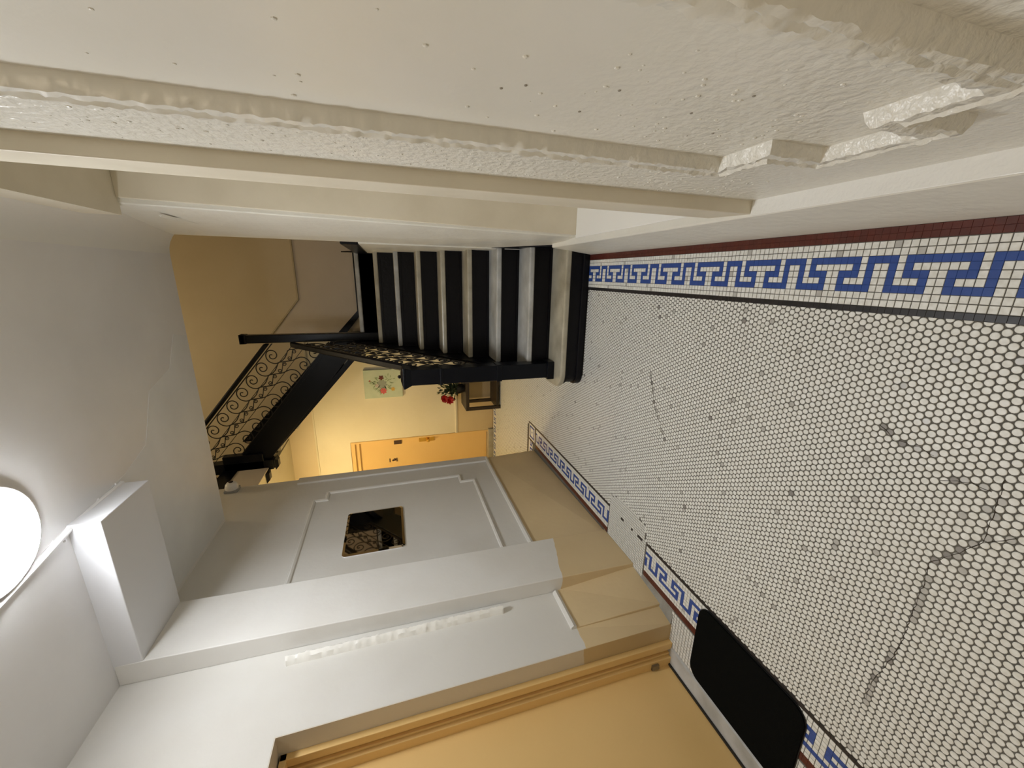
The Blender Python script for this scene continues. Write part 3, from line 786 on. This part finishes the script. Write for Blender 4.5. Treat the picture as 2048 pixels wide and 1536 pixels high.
# ================================================================== THINGS
# doormat
def rrect(x0, x1, y0, y1, r, n=8):
    p = []
    for (cx, cy, a0) in ((x1 - r, y0 + r, -90), (x1 - r, y1 - r, 0), (x0 + r, y1 - r, 90), (x0 + r, y0 + r, 180)):
        for k in range(n + 1):
            a = math.radians(a0 + 90 * k / n); p.append((cx + r * math.cos(a), cy + r * math.sin(a)))
    return p
dm = empty('doormat', (-1.88, 1.02, 0), 'black carpet doormat with rounded corners lying before the yellow door', 'mat')
o = build('backing', MB().prism(rrect(-2.135, -1.672, .725, 1.312, .07), 'z', .0005, .004), 'pot', dm)
o = build('carpet', MB().prism(rrect(-2.132, -1.676, .729, 1.308, .068), 'z', .004, .0115), 'mat', dm, bevel=.003)
# mirror
mi = empty('mirror', (-1.978, 2.9, 1.72), 'small frameless looking glass with rounded corners on the panelled left wall', 'mirror')
outer = rrect(2.60, 3.155, 1.50, 1.945, .03); inner = rrect(2.618, 3.137, 1.518, 1.927, .022)
n_ = len(outer)
build('backing', MB().prism(outer, 'x', -1.9795, -1.972), 'plastic', mi)
vs = [(-1.972, p[0], p[1]) for p in outer] + [(-1.9665, p[0], p[1]) for p in inner]
mir = build('glass', MB().add(vs, [(i, (i + 1) % n_, n_ + (i + 1) % n_, n_ + i) for i in range(n_)] + [tuple(range(n_, 2 * n_))]), 'mirror', mi)
# security camera
sc = empty('security_camera', (-1.95, 3.83, 3.0), 'small white dome security camera on a grey bracket above the left wall', 'camera')
build('bracket', MB().box(-1.98, -1.955, 3.79, 3.895, 2.955, 3.065), mat('grey_bracket', (.30, .31, .33), .5), sc, bevel=.006)
build('body', MB().lathe([(.052, 0), (.054, .02), (.048, .045), (.034, .062), (.012, .07)], (-1.956, 3.84, 3.01), 'x', 24), 'plastic', sc, smooth=True)
build('lens', MB().lathe([(.019, .055), (.019, .072), (.012, .077), (.003, .078)], (-1.956, 3.84, 3.01), 'x', 20), 'lens', sc, smooth=True)
# canvas picture
cvp = empty('canvas_picture', (-1.545, YB - .02, 1.66), 'small pale green canvas painting of pink, maroon and yellow flowers on the back wall', 'picture')
build('canvas', MB().box(-1.765, -1.34, YB - .032, YB - .003, 1.395, 1.925), mat('mint_canvas', (.62, .70, .54), .7, (.56, .66, .50), 12, .6), cvp, bevel=.002)
YF = YB - .0335
def blob(cx, cz, r1, r2, petals, layer, rot=0):
    n = 40; vs = []
    for k in range(n):
        a = 2 * PI * k / n; r = r1 + (r2 - r1) * abs(math.sin(a * petals / 2 + rot)); vs.append((cx + r * math.cos(a), YF - .0004 * layer, cz + r * math.sin(a)))
    return MB().add(vs, [tuple(range(n))])
pc = lambda nm, c: mat(nm, c, .8)
green, grey = pc('painted_green', (.34, .44, .25)), pc('painted_grey_green', (.36, .40, .33))
lf = MB()
for k in range(46):
    a = random.uniform(0, 2 * PI); rr = random.uniform(.06, .15); cx = -1.55 + rr * math.cos(a) * 1.0; cz = 1.66 + rr * math.sin(a) * 1.25
    ang = a + random.uniform(-.8, .8); L = random.uniform(.02, .045); wd = .007
    d = (math.cos(ang), math.sin(ang)); e = (-d[1], d[0])
    lf.add([(cx + d[0] * s + e[0] * t, YF - .0004, cz + d[1] * s + e[1] * t) for s, t in ((-L, 0), (0, -wd), (L, 0), (0, wd))], [(0, 1, 2, 3)])
build('painted_leaves', lf, green, cvp)
build('painted_basket', blob(-1.56, 1.68, .05, .075, 9, 1), grey, cvp)
for (nm, cx, cz, ra, rb, pe, c) in (('painted_pink_flower', -1.66, 1.665, .03, .05, 7, (.68, .14, .13)), ('painted_maroon_flower', -1.46, 1.685, .02, .038, 5, (.16, .04, .03)), ('painted_yellow_flower', -1.64, 1.53, .018, .032, 6, (.66, .42, .10)), ('painted_bud', -1.50, 1.845, .008, .014, 5, (.48, .12, .08)), ('painted_cream_flower', -1.575, 1.75, .015, .03, 6, (.60, .52, .46))):
    build(nm, blob(cx, cz, ra, rb, pe, 2), pc(nm, c), cvp)
# side table
tb = empty('side_table', (-1.7, 5.52, 0), 'small dark brown open side table against the back wall', 'table')
tx0, tx1, ty0, ty1, th = -1.925, -1.45, 5.33, 5.74, .525
build('table_top', MB().box(tx0, tx1, ty0, ty1, th - .05, th), 'wood', tb, bevel=.004)
build('shelf', MB().box(tx0 + .01, tx1 - .01, ty0 + .01, ty1 - .01, .03, .065), 'wood', tb, bevel=.003)
for (x, y) in ((tx0, ty0), (tx1 - .045, ty0), (tx0, ty1 - .045), (tx1 - .045, ty1 - .045)):
    build('leg', MB().box(x, x + .045, y, y + .045, 0, th - .05), 'wood', tb, bevel=.003)
# flowers in pot
fp = empty('potted_plant', (-1.62, 5.47, th), 'dark pot of green leaves with red flowers on the side table', 'plant')
build('pot', MB().lathe([(.055, 0), (.07, .04), (.085, .11), (.088, .12), (.078, .12), (.07, .10)], (-1.61, 5.47, th), 'z', 20), 'pot', fp, smooth=True)
lv = MB(); stems = MB()
for k in range(150):
    a = random.uniform(0, 2 * PI); el = random.uniform(-.1, 1.35); R = random.uniform(.04, .19)
    base = Vector((-1.61, 5.47, th + .13)); d = Vector((math.cos(a) * math.cos(el), math.sin(a) * math.cos(el), math.sin(el) * 1.4))
    p = base + d * R; ln = random.uniform(.028, .045); wd = ln * .5
    t = (d + Vector((random.uniform(-.4, .4), random.uniform(-.4, .4), random.uniform(-.4, .2)))).normalized(); s_ = t.cross(Vector((random.uniform(-1, 1), random.uniform(-1, 1), .5))).normalized(); n2 = t.cross(s_) * .006
    lv.add([p - t * ln, p - s_ * wd + n2, p + t * ln, p + s_ * wd + n2, p + n2 * 1.5 - t * .0], [(0, 1, 4), (1, 2, 4), (2, 3, 4), (3, 0, 4)])
    if k % 6 == 0: stems.tube([base - Vector((0, 0, .03)), p], .003, 5)
build('leaves', lv, 'leaf', fp)['kind'] = 'stuff'
build('stems', stems, 'leaf', fp)
def flower(cx, cy, cz, R):
    f = MB()
    for ring in range(3):
        for k in range(8):
            a = 2 * PI * k / 8 + ring * .4; out = .25 + ring * .45
            d = Vector((math.cos(a), -out, math.sin(a))).normalized(); s_ = Vector((-math.sin(a), 0, math.cos(a)))
            c = Vector((cx, cy, cz)); r_ = R * (1 - ring * .22)
            f.add([c, c + d * r_ * .55 - s_ * r_ * .42, c + d * r_ + Vector((0, -.1 * r_, 0)), c + d * r_ * .55 + s_ * r_ * .42], [(0, 1, 2, 3)])
    return f
build('red_flower', flower(-1.73, 5.33, th + .235, .07), 'petal', fp); build('red_flower', flower(-1.70, 5.32, th + .31, .06), 'petal', fp)
build('red_flower', flower(-1.735, 5.36, th + .30, .05), 'petal', fp)
